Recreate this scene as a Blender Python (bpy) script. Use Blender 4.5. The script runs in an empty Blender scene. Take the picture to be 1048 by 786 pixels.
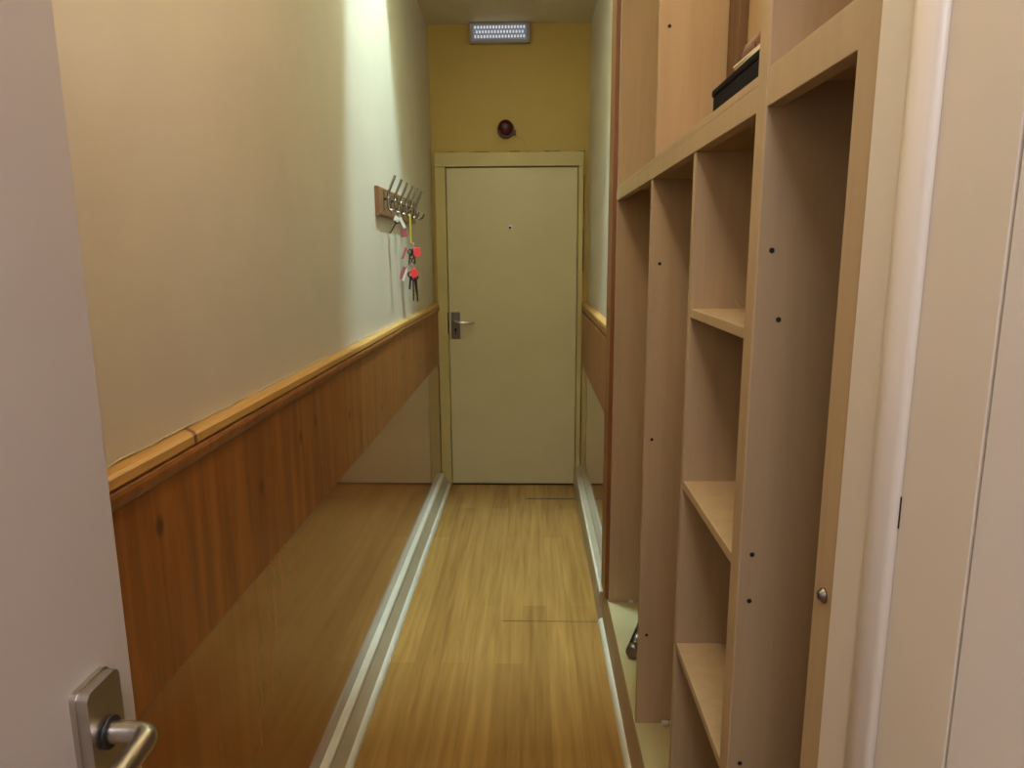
import bpy, bmesh, math, random
from mathutils import Vector, Matrix
random.seed(4)
S = bpy.context.scene
C = S.collection
PI = math.pi

# ------------------------------------------------------------------ materials
def newmat(name):
    m = bpy.data.materials.new(name); m.use_nodes = True
    nt = m.node_tree
    return m, nt, nt.nodes['Principled BSDF']

def plain(name, col, rough=.6, metal=0., bump=0., bscale=60., var=0., vscale=6., emit=None, estr=0., coat=0., spec=.5):
    m, nt, b = newmat(name)
    b.inputs['Roughness'].default_value = rough
    b.inputs['Metallic'].default_value = metal
    b.inputs['Coat Weight'].default_value = coat
    b.inputs['Specular IOR Level'].default_value = spec
    tc = nt.nodes.new('ShaderNodeTexCoord')
    n = nt.nodes.new('ShaderNodeTexNoise'); n.inputs['Scale'].default_value = vscale
    n.inputs['Detail'].default_value = 4
    nt.links.new(tc.outputs['Object'], n.inputs['Vector'])
    r = nt.nodes.new('ShaderNodeValToRGB')
    r.color_ramp.elements[0].position = .35; r.color_ramp.elements[1].position = .68
    r.color_ramp.elements[0].color = tuple(c*(1-var) for c in col)+(1,)
    r.color_ramp.elements[1].color = tuple(min(1, c*(1+var*.6)) for c in col)+(1,)
    nt.links.new(n.outputs['Fac'], r.inputs['Fac'])
    nt.links.new(r.outputs['Color'], b.inputs['Base Color'])
    if bump:
        n2 = nt.nodes.new('ShaderNodeTexNoise'); n2.inputs['Scale'].default_value = bscale
        n2.inputs['Detail'].default_value = 3
        nt.links.new(tc.outputs['Object'], n2.inputs['Vector'])
        bp = nt.nodes.new('ShaderNodeBump'); bp.inputs['Strength'].default_value = bump
        bp.inputs['Distance'].default_value = .01
        nt.links.new(n2.outputs['Fac'], bp.inputs['Height'])
        nt.links.new(bp.outputs['Normal'], b.inputs['Normal'])
    if emit:
        b.inputs['Emission Color'].default_value = tuple(emit)+(1,)
        b.inputs['Emission Strength'].default_value = estr
    return m

def wood(name, c1, c2, stretch=(8, 8, .5), rough=.45, knots=None, wav=0., coat=0., spec=.5, bumpd=.004, knot_scale=(3, 3, 1.4), knot_rot=0.):
    m, nt, b = newmat(name)
    b.inputs['Roughness'].default_value = rough
    b.inputs['Coat Weight'].default_value = coat
    b.inputs['Specular IOR Level'].default_value = spec
    L = nt.links.new
    tc = nt.nodes.new('ShaderNodeTexCoord')
    mp = nt.nodes.new('ShaderNodeMapping'); mp.inputs['Scale'].default_value = stretch
    L(tc.outputs['Object'], mp.inputs['Vector'])
    n = nt.nodes.new('ShaderNodeTexNoise'); n.inputs['Scale'].default_value = 3
    n.inputs['Detail'].default_value = 6; n.inputs['Roughness'].default_value = .6
    n.inputs['Distortion'].default_value = .6
    L(mp.outputs['Vector'], n.inputs['Vector'])
    r = nt.nodes.new('ShaderNodeValToRGB')
    r.color_ramp.elements[0].position = .3; r.color_ramp.elements[1].position = .7
    r.color_ramp.elements[0].color = tuple(c1)+(1,); r.color_ramp.elements[1].color = tuple(c2)+(1,)
    L(n.outputs['Fac'], r.inputs['Fac'])
    out = r.outputs['Color']
    if knots:
        sp = nt.nodes.new('ShaderNodeSeparateXYZ'); L(tc.outputs['Object'], sp.inputs[0])
        ad = nt.nodes.new('ShaderNodeMath'); ad.operation = 'ADD'; L(sp.outputs[0], ad.inputs[0]); L(sp.outputs[1], ad.inputs[1])
        cb = nt.nodes.new('ShaderNodeCombineXYZ'); L(ad.outputs[0], cb.inputs[0]); L(sp.outputs[2], cb.inputs[1])
        mp2 = nt.nodes.new('ShaderNodeMapping'); mp2.inputs['Scale'].default_value = knot_scale
        mp2.inputs['Rotation'].default_value = (0, 0, knot_rot)
        L(cb.outputs[0], mp2.inputs['Vector'])
        v = nt.nodes.new('ShaderNodeTexVoronoi'); v.voronoi_dimensions = '2D'; v.inputs['Scale'].default_value = 1
        L(mp2.outputs['Vector'], v.inputs['Vector'])
        kr = nt.nodes.new('ShaderNodeValToRGB')
        kr.color_ramp.elements[0].position = .022; kr.color_ramp.elements[1].position = .055
        kr.color_ramp.elements[0].color = (1, 1, 1, 1); kr.color_ramp.elements[1].color = (0, 0, 0, 1)
        L(v.outputs['Distance'], kr.inputs['Fac'])
        mx = nt.nodes.new('ShaderNodeMixRGB'); mx.inputs[2].default_value = tuple(knots)+(1,)
        L(kr.outputs['Color'], mx.inputs[0]); L(out, mx.inputs[1])
        out = mx.outputs[0]
    L(out, b.inputs['Base Color'])
    if wav:
        n2 = nt.nodes.new('ShaderNodeTexNoise'); n2.inputs['Scale'].default_value = 2.2
        n2.inputs['Detail'].default_value = 1
        L(tc.outputs['Object'], n2.inputs['Vector'])
        bp = nt.nodes.new('ShaderNodeBump'); bp.inputs['Strength'].default_value = wav
        bp.inputs['Distance'].default_value = bumpd
        L(n2.outputs['Fac'], bp.inputs['Height']); L(bp.outputs['Normal'], b.inputs['Normal'])
    return m

def floor_mat():
    m, nt, b = newmat('laminate_floor')
    L = nt.links.new
    tc = nt.nodes.new('ShaderNodeTexCoord')
    # boards run along Y: rotate brick so rows are along X of the brick space
    mp = nt.nodes.new('ShaderNodeMapping'); mp.inputs['Rotation'].default_value = (0, 0, PI/2)
    mp.inputs['Location'].default_value = (0.0, .035, 0)
    L(tc.outputs['Object'], mp.inputs['Vector'])
    br = nt.nodes.new('ShaderNodeTexBrick')
    br.inputs['Scale'].default_value = 1.0
    br.inputs['Brick Width'].default_value = 1.15
    br.inputs['Row Height'].default_value = .098
    br.inputs['Mortar Size'].default_value = .0004
    br.inputs['Mortar Smooth'].default_value = .3
    br.offset = .37; br.offset_frequency = 2
    br.inputs['Color1'].default_value = (.37, .20, .055, 1)
    br.inputs['Color2'].default_value = (.45, .255, .072, 1)
    br.inputs['Mortar'].default_value = (.30, .16, .042, 1)
    L(mp.outputs['Vector'], br.inputs['Vector'])
    mp2 = nt.nodes.new('ShaderNodeMapping'); mp2.inputs['Scale'].default_value = (22, 1.1, 1)
    L(tc.outputs['Object'], mp2.inputs['Vector'])
    n = nt.nodes.new('ShaderNodeTexNoise'); n.inputs['Scale'].default_value = 2
    n.inputs['Detail'].default_value = 6; n.inputs['Distortion'].default_value = .5
    L(mp2.outputs['Vector'], n.inputs['Vector'])
    r = nt.nodes.new('ShaderNodeValToRGB')
    r.color_ramp.elements[0].position = .3; r.color_ramp.elements[1].position = .72
    r.color_ramp.elements[0].color = (.78, .72, .64, 1); r.color_ramp.elements[1].color = (1.12, 1.1, 1.06, 1)
    L(n.outputs['Fac'], r.inputs['Fac'])
    mx = nt.nodes.new('ShaderNodeMixRGB'); mx.blend_type = 'MULTIPLY'; mx.inputs[0].default_value = 1
    L(br.outputs['Color'], mx.inputs[1]); L(r.outputs['Color'], mx.inputs[2])
    L(mx.outputs[0], b.inputs['Base Color'])
    b.inputs['Roughness'].default_value = .21
    n2 = nt.nodes.new('ShaderNodeTexNoise'); n2.inputs['Scale'].default_value = 5
    L(tc.outputs['Object'], n2.inputs['Vector'])
    bp = nt.nodes.new('ShaderNodeBump'); bp.inputs['Strength'].default_value = .15; bp.inputs['Distance'].default_value = .004
    L(n2.outputs['Fac'], bp.inputs['Height']); L(bp.outputs['Normal'], b.inputs['Normal'])
    return m

M = dict(
    wall=plain('cream_wall_paint', (.70, .62, .50), .5, bump=.04, bscale=90, var=.025, spec=.35),
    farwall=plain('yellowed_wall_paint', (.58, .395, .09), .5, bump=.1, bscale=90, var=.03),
    ceil=plain('ceiling_paint', (.72, .63, .43), .7, var=.03),
    floor=floor_mat(),
    door=plain('cream_door_gloss', (.66, .57, .33), .38, var=.035, vscale=3, bump=.05, bscale=14),
    casing=plain('cream_casing_gloss', (.60, .48, .19), .4, var=.06, vscale=5),
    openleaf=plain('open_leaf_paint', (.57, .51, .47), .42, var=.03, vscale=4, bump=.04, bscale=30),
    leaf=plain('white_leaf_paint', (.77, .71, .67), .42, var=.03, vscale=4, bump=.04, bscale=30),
    jamb=plain('pinkish_cream_paint', (.75, .67, .56), .4, var=.02, vscale=4, bump=.04, bscale=40),
    band=wood('orange_pine_board', (.22, .072, .016), (.43, .165, .034), (9, 9, .5), .4, knots=(.14, .045, .012), knot_scale=(3.6, 2.4, 1)),
    panel=wood('glossy_pine_laminate', (.24, .070, .016), (.33, .105, .025), (6, 6, .45), .10, knots=(.12, .045, .015), knot_scale=(3.0, 2.2, 1), wav=.3, bumpd=.0025, coat=.75),
    rail=wood('pale_pine_moulding', (.50, .25, .06), (.66, .37, .11), (9, .6, 9), .4, knots=(.16, .05, .015), knot_scale=(7, .5, 1), knot_rot=.25),
    post=wood('varnished_pine_post', (.19, .068, .018), (.28, .105, .028), (14, 14, .8), .4, knots=(.10, .03, .01), knot_scale=(.8, 3.4, 1)),
    skirt=plain('white_skirting_gloss', (.72, .65, .50), .3, var=.05, vscale=12),
    skirtface=plain('cream_skirting_face', (.50, .41, .27), .35, var=.08, vscale=10),
    unit=wood('pale_birch_board', (.43, .305, .170), (.49, .352, .198), (10, 10, .6), .45, spec=.35),
    base=plain('cream_base_board', (.48, .40, .20), .5, var=.06, vscale=9),
    batten=wood('brown_batten', (.13, .07, .03), (.18, .10, .04), (12, 12, .6), .5),
    dark=plain('dark_hole', (.02, .012, .01), .9),
    steel=plain('brushed_steel', (.55, .52, .47), .3, 1., bump=.05, bscale=200),
    hooksteel=plain('worn_hook_steel', (.36, .34, .28), .25, 1.),
    oldsteel=plain('tarnished_steel', (.22, .19, .16), .4, 1.),
    chrome=plain('chrome', (.72, .70, .66), .14, 1.),
    blk=plain('black_rubber', (.012, .012, .013), .5),
    board=wood('rack_board', (.22, .10, .04), (.32, .16, .07), (8, .8, 8), .35),
    red=plain('dark_red_plastic', (.065, .003, .007), .35),
    redtag=plain('bright_red_tag', (.75, .04, .05), .4),
    pink=plain('dull_pink_fob', (.38, .10, .10), .5),
    white=plain('white_tag', (.8, .76, .68), .5),
    yellow=plain('yellow_lanyard', (.55, .44, .05), .7),
    brass=plain('dull_brass_key', (.30, .24, .12), .35, 1.),
    darkkey=plain('dark_key', (.05, .045, .035), .45, .6),
    blackbox=plain('black_card', (.008, .005, .007), .9, spec=.15),
    paper=plain('cream_paper', (.80, .72, .52), .7),
    leather=plain('brown_leather', (.16, .05, .022), .5, bump=.2, bscale=120),
    tube=plain('dark_steel_tube', (.10, .085, .07), .28, 1.),
    plastic=plain('pale_plastic', (.6, .55, .45), .4),
    greyplastic=plain('grey_housing', (.40, .37, .34), .5),
    ledplate=plain('led_plate', (.25, .28, .38), .4, emit=(.34, .38, .55), estr=.18),
    led=plain('led_emitter', (.8, .8, .9), .4, emit=(.92, .95, 1.0), estr=.6),
    lampwhite=plain('white_lamp_metal', (.75, .74, .70), .5),
)

# ------------------------------------------------------------------ mesh helpers
def BM(): return bmesh.new()

def box(bm, x0, x1, y0, y1, z0, z1, bev=0., mi=0, rot=None):
    r = bmesh.ops.create_cube(bm, size=1)
    vs = r['verts']
    for v in vs:
        v.co = Vector((x0 + (v.co.x+.5)*(x1-x0), y0 + (v.co.y+.5)*(y1-y0), z0 + (v.co.z+.5)*(z1-z0)))
    fs = set(f for v in vs for f in v.link_faces)
    if bev:
        es = list(set(e for v in vs for e in v.link_edges))
        rr = bmesh.ops.bevel(bm, geom=es, offset=bev, segments=2, profile=.5, affect='EDGES')
        fs = set(f for f in fs if f.is_valid) | set(rr['faces'])
    for f in fs: f.material_index = mi
    if rot:
        vv = set(v for f in fs for v in f.verts)
        bmesh.ops.transform(bm, matrix=rot, verts=list(vv))
    return fs

def prism(bm, pts, axis, a0, a1, mi=0):
    """extrude a closed 2-D outline along an axis. axis 'y': pts=(x,z); 'z': pts=(x,y); 'x': pts=(y,z)"""
    def mk(p, a):
        if axis == 'y': return Vector((p[0], a, p[1]))
        if axis == 'z': return Vector((p[0], p[1], a))
        return Vector((a, p[0], p[1]))
    A = [bm.verts.new(mk(p, a0)) for p in pts]; B = [bm.verts.new(mk(p, a1)) for p in pts]
    n = len(pts); fs = []
    for i in range(n):
        fs.append(bm.faces.new((A[i], A[(i+1) % n], B[(i+1) % n], B[i])))
    fs.append(bm.faces.new(A[::-1])); fs.append(bm.faces.new(B))
    for f in fs: f.material_index = mi
    bmesh.ops.recalc_face_normals(bm, faces=bm.faces[:])
    return fs

def tube(bm, pts, rad, seg=12, mi=0, smooth_n=0):
    P = [Vector(p) for p in pts]
    for _ in range(smooth_n):
        Q = [P[0]]
        for a, b in zip(P, P[1:]):
            Q += [a.lerp(b, .25), a.lerp(b, .75)]
        Q.append(P[-1]); P = Q
    R = rad if isinstance(rad, (list, tuple)) else [rad]*len(P)
    if len(R) != len(P): R = [R[0]]*len(P)
    rings = []; up = None
    for i, p in enumerate(P):
        t = (P[min(i+1, len(P)-1)] - P[max(i-1, 0)]).normalized()
        if up is None:
            up = Vector((0, 0, 1)) if abs(t.z) < .9 else Vector((1, 0, 0))
        u = (up - t*up.dot(t)).normalized(); w = t.cross(u); up = u
        rings.append([bm.verts.new(p + (u*math.cos(2*PI*k/seg) + w*math.sin(2*PI*k/seg))*R[i]) for k in range(seg)])
    fs = []
    for a, b in zip(rings, rings[1:]):
        for k in range(seg):
            fs.append(bm.faces.new((a[k], a[(k+1) % seg], b[(k+1) % seg], b[k])))
    fs.append(bm.faces.new(rings[0][::-1])); fs.append(bm.faces.new(rings[-1]))
    for f in fs: f.material_index = mi; f.smooth = True
    fs[-1].smooth = fs[-2].smooth = False
    return fs

def ring(bm, c, R, r, normal, seg=20, rs=6, mi=0):
    n = Vector(normal).normalized()
    a = n.orthogonal().normalized(); b = n.cross(a); c = Vector(c)
    rings = []
    for i in range(seg):
        d = a*math.cos(2*PI*i/seg) + b*math.sin(2*PI*i/seg)
        rings.append([bm.verts.new(c + d*(R + r*math.cos(2*PI*k/rs)) + n*r*math.sin(2*PI*k/rs)) for k in range(rs)])
    for i in range(seg):
        p, q = rings[i], rings[(i+1) % seg]
        for k in range(rs):
            f = bm.faces.new((p[k], p[(k+1) % rs], q[(k+1) % rs], q[k])); f.material_index = mi; f.smooth = True

def lathe(bm, prof, origin, axis, seg=28, mi=0):
    """prof: list of (radius, distance along axis)"""
    o = Vector(origin); n = Vector(axis).normalized()
    a = n.orthogonal().normalized(); b = n.cross(a)
    rings = []
    for r, d in prof:
        rings.append([bm.verts.new(o + n*d + (a*math.cos(2*PI*k/seg) + b*math.sin(2*PI*k/seg))*max(r, 1e-5)) for k in range(seg)])
    for p, q in zip(rings, rings[1:]):
        for k in range(seg):
            f = bm.faces.new((p[k], p[(k+1) % seg], q[(k+1) % seg], q[k])); f.smooth = True; f.material_index = mi
    f1 = bm.faces.new(rings[0][::-1]); f2 = bm.faces.new(rings[-1])
    f1.material_index = f2.material_index = mi
    bmesh.ops.recalc_face_normals(bm, faces=bm.faces[:])

def obj(name, bm, mats, parent=None):
    me = bpy.data.meshes.new(name); bm.normal_update(); bm.to_mesh(me); bm.free()
    for m in (mats if isinstance(mats, (list, tuple)) else [mats]): me.materials.append(m)
    o = bpy.data.objects.new(name, me); C.objects.link(o)
    if parent: o.parent = parent; o.matrix_parent_inverse = Matrix.Translation(-abs_loc(parent))
    return o

def abs_loc(o):
    return Vector(o.location) + (abs_loc(o.parent) + o.matrix_parent_inverse.translation if o.parent else Vector((0, 0, 0)))

def tag(o, label, cat, group=None):
    o['label'] = label; o['category'] = cat
    if group: o['group'] = group
    return o

def thing(name, label, cat, loc, group=None):
    o = bpy.data.objects.new(name, None); C.objects.link(o); o.location = loc
    o.empty_display_size = .05
    return tag(o, label, cat, group)

def struct(name, bm, m, label, cat):
    o = obj(name, bm, m); o['kind'] = 'structure'
    return tag(o, label, cat)

def sbox(name, m, label, cat, *a, **k):
    bm = BM(); box(bm, *a, **k); return struct(name, bm, m, label, cat)

# ------------------------------------------------------------------ camera
F = 710.0
cam = bpy.data.cameras.new('camera'); cam.sensor_fit = 'HORIZONTAL'; cam.sensor_width = 36
cam.lens = F/1048*36; cam.clip_start = .02
co = bpy.data.objects.new('camera', cam); C.objects.link(co); S.camera = co
d = Vector(((544-524)/F, -(260-393)/F, -1)).normalized()
up = Vector((0, 1, 0)); up = (up - d*up.dot(d)).normalized()
r = d.cross(up)
mw = Matrix((r, d, up)).to_4x4()
mw.translation = (0, 0, 1.47)
co.matrix_world = mw

# ------------------------------------------------------------------ setting
XL, XR, XF, YB, YD, H = -.605, .345, .29, -1.7, 4.34, 2.785
sbox('floor', M['floor'], 'honey coloured laminate strip floor running down the corridor', 'floor', -1.4, 1.4, YB-.1, 4.6, -.1, 0)
WA, WB_, WT = 2.50, 3.02, 4.05     # opening of the light well over the coat hooks, its top
bm = BM(); box(bm, -1.4, 1.4, YB-.1, WA, H, H+.1); box(bm, -1.4, 1.4, WB_, 4.6, H, H+.1)
struct('ceiling', bm, M['ceil'], 'cream painted ceiling of the corridor', 'ceiling')
bm = BM(); box(bm, XL-.1, XR+.3, WA-.05, WA, H+.1, WT); box(bm, XL-.1, XR+.3, WB_, WB_+.05, H+.1, WT)
box(bm, XL-.12, XL, WA, WB_, H+.0, WT); box(bm, XR, XR+.12, WA, WB_, H+.0, WT); box(bm, XL-.12, XR+.3, WA-.05, WB_+.05, WT, WT+.05)
struct('ceiling_well', bm, M['ceil'], 'raised well in the ceiling above the coat hooks', 'ceiling')
sbox('wall_left', M['wall'], 'cream painted left corridor wall above the pine wainscot', 'wall', XL-.12, XL, YB-.1, 4.6, 0, H)
sbox('wall_right', M['wall'], 'short cream right wall between far door and shelving', 'wall', XR, .62, 2.60, 4.6, 0, H)
sbox('wall_alcove', M['wall'], 'wall behind the built-in shelving', 'wall', .62, .72, .5, 4.6, 0, H)
sbox('wall_far', M['farwall'], 'cream end wall above and around the far door', 'wall', XL, XR, YD, YD+.15, 0, H)
sbox('wall_back', M['leaf'], 'wall behind the viewer', 'wall', -1.4, 1.4, YB-.1, YB, 0, H)

# near right side: painted lining boards beside the shelving
bm = BM(); box(bm, .284, .40, .565, .619, 0, H, .003)
struct('trim_1', bm, M['jamb'], 'cream painted vertical lining strip beside the nearest shelf stile', 'trim')
bm = BM()
pts = [(.40, .563), (.284, .563)] + [(.2835-.007*math.sin(PI*t/10), .563-.037*t/10) for t in range(11)] + [(.289, .5255), (.40, .5255)]
prism(bm, pts, 'z', 0, H)
for f in bm.faces: f.smooth = len(f.verts) == 4
o = struct('trim_2', bm, M['jamb'], 'rounded pale vertical bead between the two lining boards on the right', 'trim')
bm = BM(); box(bm, .289, .40, .4385, .525, 0, H, .0008)
box(bm, 0.2885, .2925, .5238, .5252, 1.256, 1.282, 0, 1)
struct('trim_3', bm, [M['jamb'], M['dark']], 'flat pinkish cream board right of the rounded bead, with a small dark nick', 'trim')
bm = BM(); box(bm, .289, .40, YB, .435, 0, H, .0008)
struct('wall_near', bm, M['leaf'], 'pale pinkish panel at the right edge of the view beyond the dark joint', 'wall')

def rail_prof(s, x0):
    return [(x0, 1.174), (x0+s*.027, 1.174), (x0+s*.033, 1.170), (x0+s*.034, 1.157), (x0+s*.030, 1.153), (x0, 1.153)]
def roll_prof(s, x0):
    return [(x0, 1.152), (x0+s*.029, 1.152), (x0+s*.0335, 1.149), (x0+s*.035, 1.143), (x0+s*.034, 1.134), (x0+s*.030, 1.126), (x0+s*.0255, 1.121), (x0, 1.121)]
# wainscot left
sbox('trim_4', M['panel'], 'glossy brown laminate lower wainscot on the left wall', 'wainscot', XL, -.582, -.30, YD-.001, .0, .800)
sbox('trim_5', M['band'], 'matt orange pine band under the left dado rail', 'wainscot', XL, -.580, -.30, YD-.001, .801, 1.1205, bev=.001)
bm = BM(); prism(bm, roll_prof(1, XL), 'y', -.30, YD-.001)
struct('trim_19', bm, M['band'], 'rounded orange pine moulding just under the left dado rail', 'moulding')
bm = BM(); prism(bm, rail_prof(1, XL), 'y', -.30, YD-.001)
struct('trim_6', bm, M['rail'], 'pale knotty pine dado rail along the left wall', 'dado rail')
bm = BM()   # ragged sealant bead on the rail top
ys = [i*.03 for i in range(0, 144)]
prev = None
pp = []
for y in ys:
    pp.append((XL, y, 1.1745)); 
tube(bm, [(XL+.002, y, 1.1748+random.uniform(-.001, .0025)) for y in ys], .0022, 6)
struct('trim_7', bm, M['skirtface'], 'thin ragged white sealant line on top of the left dado rail', 'sealant')
# wainscot right
XW = .312
sbox('trim_8', M['panel'], 'glossy brown lower wainscot right of the far door', 'wainscot', XW, XR, 2.60, YD-.001, 0, .800)
sbox('trim_9', M['band'], 'orange pine band on the short right wall', 'wainscot', XW-.002, XR, 2.60, YD-.001, .801, 1.1205, bev=.001)
bm = BM(); prism(bm, roll_prof(-1, XR), 'y', 2.60, YD-.001)
struct('trim_20', bm, M['band'], 'rounded orange moulding under the short right dado rail', 'moulding')
bm = BM(); prism(bm, rail_prof(-1, XR), 'y', 2.60, YD-.001)
struct('trim_10', bm, M['rail'], 'pine dado rail on the short right wall', 'dado rail')

# skirtings
def skirt(name, s, xo, xw, y0, y1, label, h=.088):
    """xo: outer floor edge, xw: wall side. s=+1 for left"""
    bm = BM()
    # sloping face board, bead on top, quarter round on the floor
    xf = xo - s*.018
    prism(bm, [(xw, .0), (xf, .0), (xf, .022), (xf-s*.022, h-.022), (xf-s*.026, h-.018), (xw, h-.018)], 'y', y0, y1, 1)
    prism(bm, [(xw, h-.0175), (xf-s*.024, h-.0175), (xf-s*.021, h-.012), (xf-s*.0225, h-.004), (xf-s*.028, h), (xw, h)], 'y', y0, y1, 0)
    q = [(xf, 0), (xf+s*.018, 0)] + [(xf+s*.018*math.cos(a*PI/12), .021*math.sin(a*PI/12)) for a in range(1, 7)]
    prism(bm, q, 'y', y0, y1, 0)
    return struct(name, bm, [M['skirt'], M['skirtface']], label, 'skirting')
skirt('baseboard_left', 1, -.518, -.5815, -.3, 4.27, 'white beaded skirting along the left wall')
bm = BM()
prism(bm, [(XW-.001, 0), (.272, 0), (.272, .112), (.276, .124), (.283, .130), (XW-.001, .130)], 'y', 2.605, 4.31, 1)
tube(bm, [(.279, 2.606, .126), (.279, 4.305, .126)], .006, 8, 0)
struct('baseboard_right', bm, [M['skirt'], M['skirtface']], 'short white skirting on the right ending at the shelving', 'skirting')
bm = BM()
q = [(.2865, 0), (.270, 0)] + [(.2865-.0165*math.cos(a*PI/12), .020*math.sin(a*PI/12)) for a in range(1, 7)]
prism(bm, q, 'y', .44, 2.60, 0)
for f in bm.faces: f.smooth = False
struct('trim_11', bm, M['skirt'], 'thin white quarter-round strip on the floor along the shelving', 'trim')

ZB_ = .186
# pine post closing the shelving
bm = BM(); box(bm, .276, .36, 2.44, 2.575, ZB_, H-.002, .003)
struct('trim_12', bm, M['post'], 'tall varnished knotty pine post at the far end of the shelving', 'post')

# far door
bm = BM(); box(bm, -.512, .276, YD-.034, YD-.004, .008, 1.978, .002)
door = struct('door_1', bm, M['door'], 'flush cream door closing the far end of the corridor', 'door')
bm = BM(); box(bm, -.500, -.444, YD-.043, YD-.034, .952, 1.118, .003)
hp = obj('handle_plate', bm, M['oldsteel'], door)
hp['label'] = 'grey metal handle plate'
bm = BM(); lathe(bm, [(.012, 0), (.012, .012)], (-.472, YD-.043, 1.058), (0, -1, 0), 16)
tube(bm, [(-.472, YD-.05, 1.058), (-.472, YD-.085, 1.058), (-.465, YD-.092, 1.058), (-.44, YD-.092, 1.058), (-.365, YD-.090, 1.056), (-.357, YD-.080, 1.055)], .008, 12)
obj('lever', bm, M['chrome'], hp)
bm = BM(); lathe(bm, [(.008, 0), (.008, .0015)], (-.472, YD-.0435, 1.01), (0, -1, 0), 14)
box(bm, -.475, -.469, YD-.045, YD-.0435, .978, 1.008)
obj('keyhole', bm, M['dark'], hp)
bm = BM(); lathe(bm, [(.016, 0), (.016, .004), (.012, .006)], (-.13, YD-.034, 1.628), (0, -1, 0), 20)
ph = obj('peephole', bm, M['chrome'], door)
bm = BM(); lathe(bm, [(.0085, 0), (.0085, .0015)], (-.13, YD-.0401, 1.628), (0, -1, 0), 16)
obj('peephole_lens', bm, M['dark'], ph)
# casing
bm = BM()
yc0, yc1 = YD-.048, YD-.001
box(bm, -.580, -.516, yc0, yc1, 0, 1.984, .003)
box(bm, .280, .3105, yc0, yc1, 0, 1.984, .003)
box(bm, -.580, .3105, yc0-.002, yc1, 1.984, 2.066, .003)
struct('trim_13', bm, M['casing'], 'cream painted casing around the far door', 'door frame')
bm = BM()
box(bm, -.521, -.5155, YD-.0492, YD-.045, .985, 1.118)
struct('trim_14', bm, M['dark'], 'dark strike slot in the casing beside the far door handle', 'strike slot')
bm = BM()   # ragged crack where casing meets the wall
for i in range(30):
    x = -.582 + i*.0300
    z = 2.0665 + .002*math.sin(i*.9)
    box(bm, x, x+.0305, YD-.012, YD-.0005, z, z+.0035+random.uniform(0, .003))
for (x, z0, z1) in ((-.5825, .10, .30), (-.5822, .30, .46), (.3108, .14, .27), (.3112, 1.36, 1.62), (.3106, 1.70, 1.93)):
    box(bm, x, x+.0022, YD-.0485, YD-.02, z0, z1)
struct('trim_15', bm, M['dark'], 'dark ragged cracks where the far door casing meets the wall', 'crack')
sbox('trim_16', M['dark'], 'dark gap under the far door', 'gap', -.512, .276, YD-.040, YD-.006, .0005, .0075)
bm = BM(); box(bm, -.03, .272, 4.035, 4.043, .0003, .0012)
struct('trim_17', bm, M['dark'], 'thin dark joint in the floor just before the far door', 'floor joint')
bm = BM(); box(bm, -.12, .268, 2.600, 2.6035, .0003, .001)
struct('trim_18', bm, M['batten'], 'fine crosswise board joint in the laminate floor level with the pine post', 'floor joint')

# ------------------------------------------------------------------ open door, left foreground
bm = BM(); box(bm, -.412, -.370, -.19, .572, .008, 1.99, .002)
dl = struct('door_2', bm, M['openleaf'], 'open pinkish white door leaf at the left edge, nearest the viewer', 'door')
bm = BM()
def rrect(y0, y1, z0, z1, r, n=6):
    P = []
    for cy, cz, a0 in ((y1-r, z1-r, 0), (y0+r, z1-r, 90), (y0+r, z0+r, 180), (y1-r, z0+r, 270)):
        for k in range(n+1):
            a = math.radians(a0 + 90*k/n); P.append((cy+r*math.cos(a), cz+r*math.sin(a)))
    return P
prism(bm, rrect(.488, .535, .930, 1.125, .008), 'x', -.3700, -.3655)
prism(bm, rrect(.4895, .5335, .9315, 1.1235, .008), 'x', -.3655, -.3560)
bmesh.ops.recalc_face_normals(bm, faces=bm.faces[:])
pl = obj('handle_plate', bm, M['steel'], dl); pl['label'] = 'brushed steel handle plate with rounded corners'
bm = BM(); lathe(bm, [(.0135, 0), (.0135, .003)], (-.356, .511, 1.076), (1, 0, 0), 24)
obj('rubber_collar', bm, M['blk'], pl)
bm = BM()
zc = 1.076
tube(bm, [(-.3530, .511, zc), (-.342, .511, zc), (-.332, .511, zc), (-.324, .509, zc), (-.320, .502, zc), (-.320, .492, zc-.001), (-.320, .45, zc-.003), (-.320, .40, zc-.004)], .0092, 20, smooth_n=2)
obj('lever', bm, M['steel'], pl)

# ------------------------------------------------------------------ shelving unit
XB = .61
su = thing('shelving_unit', 'built-in pale birch shelving of open pigeonholes and tall lockers on the right', 'shelving unit', (.45, 1.55, 0))
def hole(bm, p, r=.0045, ax=(0, -1, 0)):
    lathe(bm, [(r, 0), (r, .0006)], p, ax, 12, 1)
def panel(name, y0, y1, z0, z1, x0=XF, x1=XB, holes=(), bev=.0012):
    bm = BM(); box(bm, x0, x1, y0, y1, z0, z1, bev)
    for (x, z) in holes: hole(bm, (x, y0-.0001, z), .0042 if y0 > 1.5 else .0034)
    return obj(name, bm, [M['unit'], M['dark']], su)
ZB, Z0, Z1 = .184, 1.646, 1.692       # base top, beam bottom, beam top
panel('end_panel', 2.420, 2.438, ZB, H-.01)                                      # against the pine post
panel('divider', 1.735, 1.753, ZB, Z0, holes=((.314, 1.445), (.309, 1.0), (.312, .452)))
panel('divider', 1.700, 1.718, Z1, H-.01, x1=.445, holes=((.312, 1.975),))
panel('divider', 1.285, 1.303, ZB, Z0)
panel('divider', .906, .944, ZB, H-.01, x0=.2865, bev=.0025, holes=((.305, 1.473), (.319, 1.385), (.304, 1.061), (.304, .992), (.305, .735)))
panel('end_panel', .621, .640, ZB, H-.01, x0=.295)
bm = BM(); box(bm, .2865, .3065, .6205, .6625, .189, H-.01, .0015)
st = obj('stile', bm, M['unit'], su)
bm = BM()
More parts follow.
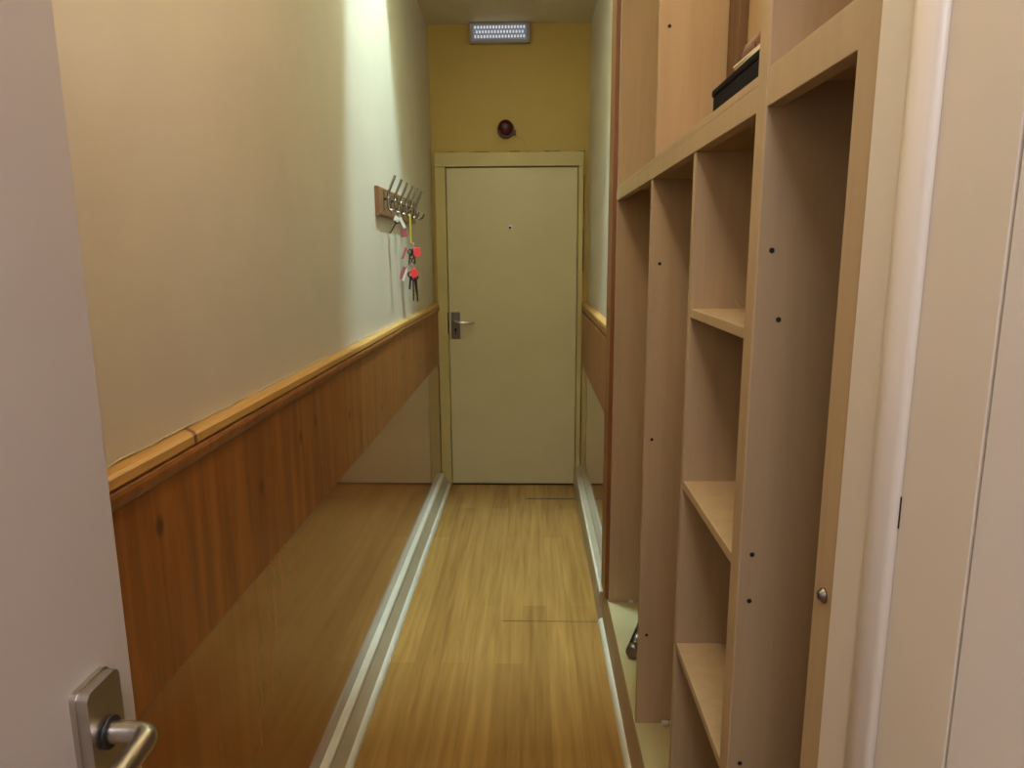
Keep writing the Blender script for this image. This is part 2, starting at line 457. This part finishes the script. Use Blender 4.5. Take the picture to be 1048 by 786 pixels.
lathe(bm, [(.0075, 0), (.0075, .002), (.0045, .0045), (.0042, .006), (.001, .0066)], (.2865, .638, 1.140), (-1, 0, 0), 20)
b_ = obj('bolt', bm, M['oldsteel'], st); b_['label'] = 'small steel bolt head'
# beam: rails between the stiles
bm = BM(); box(bm, .2885, .308, .945, 2.437, Z0, Z1-.013, .001)
obj('rail', bm, M['unit'], su)
bm = BM(); box(bm, .2885, .308, .6628, .9078, Z0, Z1, .001)
obj('rail', bm, M['unit'], su)
bm = BM(); box(bm, .2895, XB, .949, 2.437, Z1-.0125, Z1, .001); obj('shelf', bm, M['unit'], su)
bm = BM(); box(bm, .309, XB, .641, .905, Z1-.018, Z1, .001); obj('shelf', bm, M['unit'], su)
for z in (1.370, 1.040, .700):
    bm = BM(); box(bm, .291, XB, .949, 1.2845, z-.016, z, .001)
    obj('shelf', bm, M['unit'], su)
bm = BM(); box(bm, .287, XB, .640, 2.438, ZB-.02, ZB, .0015)
o = obj('base_board', bm, M['base'], su); o['label'] = 'cream base board'
bm = BM(); box(bm, .2870, .2990, .640, 2.60, .001, ZB-.0205, .001)
obj('kick_board', bm, M['unit'], su)
bm = BM(); box(bm, XB, XB+.006, .621, 2.438, ZB-.02, Z1); obj('back_panel', bm, M['unit'], su)
bm = BM(); box(bm, .466, .472, .949, 2.419, Z1, H-.01); obj('back_panel', bm, M['unit'], su)
bm = BM(); box(bm, .4455, .4655, 1.62, 1.735, Z1, H-.01, .001)
o = obj('batten', bm, M['batten'], su); o['label'] = 'brown upright batten at the back of the top compartment'
for (x, y, z) in ((.372, 2.42, ZB), (.370, 1.735, ZB), (.392, 1.735, ZB)):
    bm = BM(); box(bm, x-.010, x+.010, y-.014, y-.0002, z, z+.012, .003)
    tube(bm, [(x, y-.015, z+.007), (x, y-.0165, z+.007)], .003, 10)
    o = obj('bracket', bm, M['plastic'], su); o['label'] = 'small pale plastic fixing block'

# ------------------------------------------------------------------ things on the shelving
bb = thing('document_box', 'flat black box lying on top of the shelving rail beside the stile', 'box', (.37, 1.09, Z1))
bm = BM(); box(bm, .300, .440, .965, 1.228, Z1+.001, Z1+.036, .008); obj('box_body', bm, M['blackbox'], bb)
bm = BM(); box(bm, .2985, .4415, .963, 1.230, Z1+.030, Z1+.043, .004); obj('box_lid', bm, M['blackbox'], bb)
bm = BM()
for i in range(3):
    a = Matrix.Translation((.320, 1.02, 0)) @ Matrix.Rotation(.02*(i-1), 4, 'Z') @ Matrix.Translation((-.320, -1.02, 0))
    box(bm, .304, .328, .965, 1.118, Z1+.0435+i*.003, Z1+.0462+i*.003, 0, 0, a)
tag(obj('paper_stack', bm, M['paper']), 'thin pile of cream papers on the black box', 'paper')
wp = thing('leather_pouch', 'brown leather pouch lying behind the papers on the black box', 'pouch', (.37, 1.16, Z1+.044))
bm = BM()
rr = box(bm, .3335, .376, 1.10, 1.196, Z1+.0435, Z1+.104, .014)
for f in bm.faces: f.smooth = True
obj('pouch_body', bm, M['leather'], wp)
bm = BM(); box(bm, .3310, .3345, 1.115, 1.182, Z1+.066, Z1+.086, .0012); obj('flap', bm, M['leather'], wp)

bm = BM()   # scrap of white paper curled on the pigeonhole shelf
pts = [(.392, 1.372), (.383, 1.3715), (.372, 1.374), (.364, 1.382), (.360, 1.392)]
for w in (0,):
    V = [[bm.verts.new((x, y, z)) for (x, z) in pts] for y in (1.262, 1.240)]
    for i in range(len(pts)-1):
        bm.faces.new((V[0][i], V[0][i+1], V[1][i+1], V[1][i]))
    bmesh.ops.solidify(bm, geom=bm.faces[:], thickness=.0006)
tag(obj('paper_scrap', bm, M['paper']), 'curled white paper scrap on the topmost pigeonhole shelf', 'paper')

# dark tube on the base board
tb = thing('metal_tube', 'short dark metal tube with a shiny end lying on the bottom board behind the divider', 'tube', (.36, 2.17, ZB))
a, b = Vector((.325, 2.045, ZB+.0235)), Vector((.41, 2.28, ZB+.0235))
dd = (b-a).normalized()
bm = BM(); tube(bm, [a+dd*.012, b], .0215, 24); obj('tube_body', bm, M['tube'], tb)
bm = BM(); lathe(bm, [(.018, -.004), (.0225, 0), (.0225, .022), (.022, .026)], a, dd, 28); o = obj('end_cap', bm, M['oldsteel'], tb)
o['label'] = 'shiny end cap'

# ------------------------------------------------------------------ coat rack and keys
cr = thing('coat_rack', 'brown board with a row of six steel double hooks on the left wall', 'coat rack', (XL, 3.2, 1.68))
bm = BM()
prism(bm, [(XL+.0005, 1.622), (XL+.014, 1.622), (XL+.018, 1.627), (XL+.018, 1.727), (XL+.014, 1.732), (XL+.0005, 1.732)], 'y', 2.745, 3.60)
obj('board', bm, M['board'], cr)
XBd = XL+.018
hk = []
HY = [2.83, 2.97, 3.105, 3.235, 3.37, 3.51]
bm = BM()
y = HY[0]
box(bm, XBd, XBd+.003, y-.011, y+.011, 1.640, 1.722, .001)
for z in (1.650, 1.712): lathe(bm, [(.005, 0), (.004, .002)], (XBd+.003, y, z), (1, 0, 0), 12)
tube(bm, [(XBd+.003, y, 1.688), (XBd+.016, y, 1.69), (XBd+.022, y, 1.695)], .0055, 10)
tube(bm, [(XBd+.048, y, 1.778), (XBd+.046, y, 1.772), (XBd+.020, y, 1.716), (XBd+.017, y, 1.70), (XBd+.017, y, 1.665), (XBd+.021, y, 1.648), (XBd+.032, y, 1.641), (XBd+.045, y, 1.645), (XBd+.054, y, 1.660), (XBd+.056, y, 1.668)], .0054, 10, smooth_n=2)
h0 = obj('hook', bm, M['hooksteel'], cr)
for yy in HY[1:]:
    h = h0.copy(); h.location.y = h0.location.y + yy - HY[0]; C.objects.link(h)

def key(bm, p, L, ang, tw, mi=0, s=1.):
    """key hanging from p: round bow with a hole, blade with teeth; in a plane turned tw about Z, swung by ang"""
    n = 14
    Mx = Matrix.Translation(p) @ Matrix.Rotation(tw, 4, 'Z') @ Matrix.Rotation(ang, 4, 'Y')
    b2 = BM()
    ring(b2, (0, 0, -.011*s), .0085*s, .0028*s, (0, 1, 0), 16, 6)
    prism(b2, [(-.003*s, -.019*s), (.003*s, -.019*s), (.003*s, -L*.55), (.0045*s, -L*.62), (.002*s, -L*.68), (.0045*s, -L*.75), (.002*s, -L*.82), (.004*s, -L*.9), (0, -L), (-.003*s, -L*.95)], 'y', -.0012, .0012)
    bmesh.ops.transform(b2, matrix=Mx, verts=b2.verts[:])
    for f in b2.faces: f.material_index = mi
    me = bpy.data.meshes.new('t'); b2.to_mesh(me); b2.free(); bm.from_mesh(me); bpy.data.meshes.remove(me)

def tagplate(name, parent, p, w, h, t, tw, sw, m):
    b2 = BM(); box(b2, -w/2, w/2, -t/2, t/2, -h, 0, min(w, t)*.25)
    Mx = Matrix.Translation(p) @ Matrix.Rotation(tw, 4, 'Z') @ Matrix.Rotation(sw, 4, 'Y')
    bmesh.ops.transform(b2, matrix=Mx, verts=b2.verts[:])
    return obj(name, b2, m, parent)

# first bunch: on the second hook, white tag
x0, y0, zt = XBd+.034, HY[1], 1.6432
k1 = thing('key_bunch', 'small key bunch with a white tag on the second hook of the rack', 'keys', (x0, y0, zt-.1), 'key bunches on the coat rack')
bm = BM(); ring(bm, (x0, y0, zt-.008), .0135, .0013, (1, .3, 0)); obj('hanging_ring', bm, M['chrome'], k1)
tagplate('tag', k1, (x0-.004, y0-.012, zt-.018), .024, .020, .004, .3, .5, M['white'])
tagplate('tag', k1, (x0+.004, y0-.014, zt-.022), .012, .046, .003, .3, -.45, M['white'])
tagplate('fob', k1, (x0+.014, y0+.006, zt-.064), .024, .036, .006, .3, -.1, M['pink'])
bm = BM(); key(bm, (x0-.006, y0, zt-.026), .070, .55, .3); o = obj('key', bm, M['darkkey'], k1)
bm = BM(); key(bm, (x0+.004, y0+.003, zt-.026), .060, -.25, .5); obj('key', bm, M['brass'], k1)

# second: yellow strap with red tag and dark keys, on the fourth hook
x0, y0, zt = XBd+.034, HY[3], 1.6482
k2 = thing('key_bunch', 'longer key bunch on a yellow strap with red tags on the fourth hook', 'keys', (x0, y0, zt-.3), 'key bunches on the coat rack')
bm = BM()
for sg in (-1, 1):
    prism(bm, [(y0+sg*.0105, zt-.003), (y0+sg*.0085, zt-.003), (y0+sg*.001, zt-.125), (y0+sg*.0035, zt-.125)], 'x', x0-.0035, x0+.0035)
prism(bm, [(y0-.0105, zt-.0032), (y0-.008, zt+.005), (y0+.008, zt+.005), (y0+.0105, zt-.0032), (y0+.0085, zt-.0032), (y0+.007, zt+.0025), (y0-.007, zt+.0025), (y0-.0085, zt-.0032)], 'x', x0-.0035, x0+.0035)
for i in range(6):   # woven ribs
    box(bm, x0-.0045, x0+.0045, y0-.0095+i*.0012, y0+.0095-i*.0012, zt-.022-i*.017, zt-.017-i*.017, .001)
o = obj('hanging_strap', bm, M['yellow'], k2)
zr = zt-.138
bm = BM(); ring(bm, (x0, y0, zr), .017, .0016, (.3, 1, 0)); obj('key_ring', bm, M['chrome'], k2)
o = tagplate('tag', k2, (x0+.026, y0-.012, zr-.008), .032, .040, .006, .2, -.12, M['redtag']); o['label'] = 'bright red tag'
tagplate('fob', k2, (x0-.022, y0-.006, zr-.008), .012, .055, .004, .4, .35, M['pink'])
bm = BM(); key(bm, (x0-.004, y0, zr-.014), .075, .12, .4, 0, 1.2); obj('key', bm, M['darkkey'], k2)
bm = BM(); key(bm, (x0+.008, y0+.006, zr-.014), .070, -.1, .1, 0, 1.2); obj('key', bm, M['darkkey'], k2)
bm = BM()
for i in range(5):
    ring(bm, (x0+.002, y0-.004, zr-.024-i*.014), .008, .0018, (1, 0, 0) if i % 2 else (0, 1, 0), 12, 5)
obj('chain', bm, M['darkkey'], k2)
z2 = zr-.100
bm = BM(); ring(bm, (x0-.006, y0-.006, z2), .020, .0018, (.4, 1, 0)); obj('key_ring', bm, M['chrome'], k2)
bm = BM()   # second red tag, tilted
box(bm, -.017, .017, -.003, .003, -.038, 0, .0012)
bmesh.ops.transform(bm, matrix=Matrix.Translation((x0+.004, y0-.018, z2-.008)) @ Matrix.Rotation(.2, 4, 'Z') @ Matrix.Rotation(-.5, 4, 'Y'), verts=bm.verts[:])
o = obj('tag', bm, M['redtag'], k2); o['label'] = 'tilted red tag'
tagplate('fob', k2, (x0-.028, y0-.010, z2+.004), .016, .058, .005, .4, .45, M['pink'])
tagplate('fob', k2, (x0-.020, y0-.016, z2-.004), .008, .054, .004, .4, .35, M['white'])
for i, (dx, an, L) in enumerate(((-.004, .1, .085), (.010, -.12, .105), (.018, -.05, .13), (.004, .02, .120))):
    bm = BM(); key(bm, (x0+dx, y0+.004*i-.006, z2-.016-.006*i), L, an, .3+.3*i, 0, 1.3); obj('key', bm, M['darkkey'], k2)

# ------------------------------------------------------------------ far wall fittings
el = thing('emergency_light', 'grey rectangular emergency light with rows of bluish leds above the far door', 'emergency light', (-.184, YD, 2.735))
bm = BM(); box(bm, -.360, -.008, YD-.042, YD+.001, 2.672, 2.784, .006)
obj('housing', bm, M['greyplastic'], el)
bm = BM(); box(bm, -.340, -.028, YD-.0445, YD-.0422, 2.688, 2.768, .001)
obj('led_plate', bm, M['ledplate'], el)
bm = BM()
for rrow, (z, n) in enumerate(((2.754, 17), (2.729, 16), (2.704, 17))):
    for i in range(n):
        x = -.184 + (i-(n-1)/2)*.0176
        box(bm, x-.0042, x+.0042, YD-.048, YD-.0447, z-.0068, z+.0068, .001)
obj('led_array', bm, M['led'], el)

al = thing('alarm_sounder', 'dark red round alarm sounder on the wall above the far door', 'alarm', (-.155, YD, 2.205))
bm = BM(); lathe(bm, [(.050, 0), (.050, .030), (.047, .034)], (-.153, YD-.0005, 2.198), (0, -1, 0), 32); obj('base', bm, M['red'], al)
bm = BM(); lathe(bm, [(.044, 0), (.044, .022), (.042, .032), (.036, .041), (.026, .048), (.014, .052), (.002, .053)], (-.153, YD-.0348, 2.203), (0, -1, 0), 32); obj('dome', bm, M['red'], al)
bm = BM(); box(bm, -.110, -.092, YD-.020, YD-.001, 2.165, 2.195, .004); obj('cable_gland', bm, M['red'], al)
bm = BM(); tube(bm, [(-.095, YD-.004, 2.168), (-.07, YD-.003, 2.15), (-.04, YD-.003, 2.125), (0, YD-.003, 2.07)], .0015, 6, smooth_n=1)
obj('cable', bm, M['casing'], al)

# ------------------------------------------------------------------ ceiling lamps (above the frame)
def area(name, loc, sx, sy, power, col, rot=(0, 0, 0), spread=180):
    l = bpy.data.lights.new(name, 'AREA'); l.shape = 'RECTANGLE'; l.size = sx; l.size_y = sy
    l.energy = power; l.color = col; l.spread = math.radians(spread)
    o = bpy.data.objects.new(name, l); C.objects.link(o); o.location = loc; o.rotation_euler = rot
    return o
def point(name, loc, rad, power, col):
    l = bpy.data.lights.new(name, 'POINT'); l.shadow_soft_size = rad; l.energy = power; l.color = col
    o = bpy.data.objects.new(name, l); C.objects.link(o); o.location = loc
    return o
area('well_lamp', (.02, 2.66, 3.9), .07, .19, 104, (.53, .80, .91))
point('corridor_lamp', (-.14, 1.05, H-.08), .045, 18, (1, .84, .60))
area('room_lamp', (-.02, -.6, 2.72), .45, .45, 18.5, (.98, 1.0, 1.16))

w = bpy.data.worlds.new('world'); S.world = w; w.use_nodes = True
w.node_tree.nodes['Background'].inputs[0].default_value = (1, .85, .6, 1)
w.node_tree.nodes['Background'].inputs[1].default_value = .02

S.view_settings.view_transform = 'Standard'; S.view_settings.look = 'None'
S.view_settings.exposure = 0.0; S.view_settings.gamma = 1.0
S.view_settings.use_curve_mapping = False
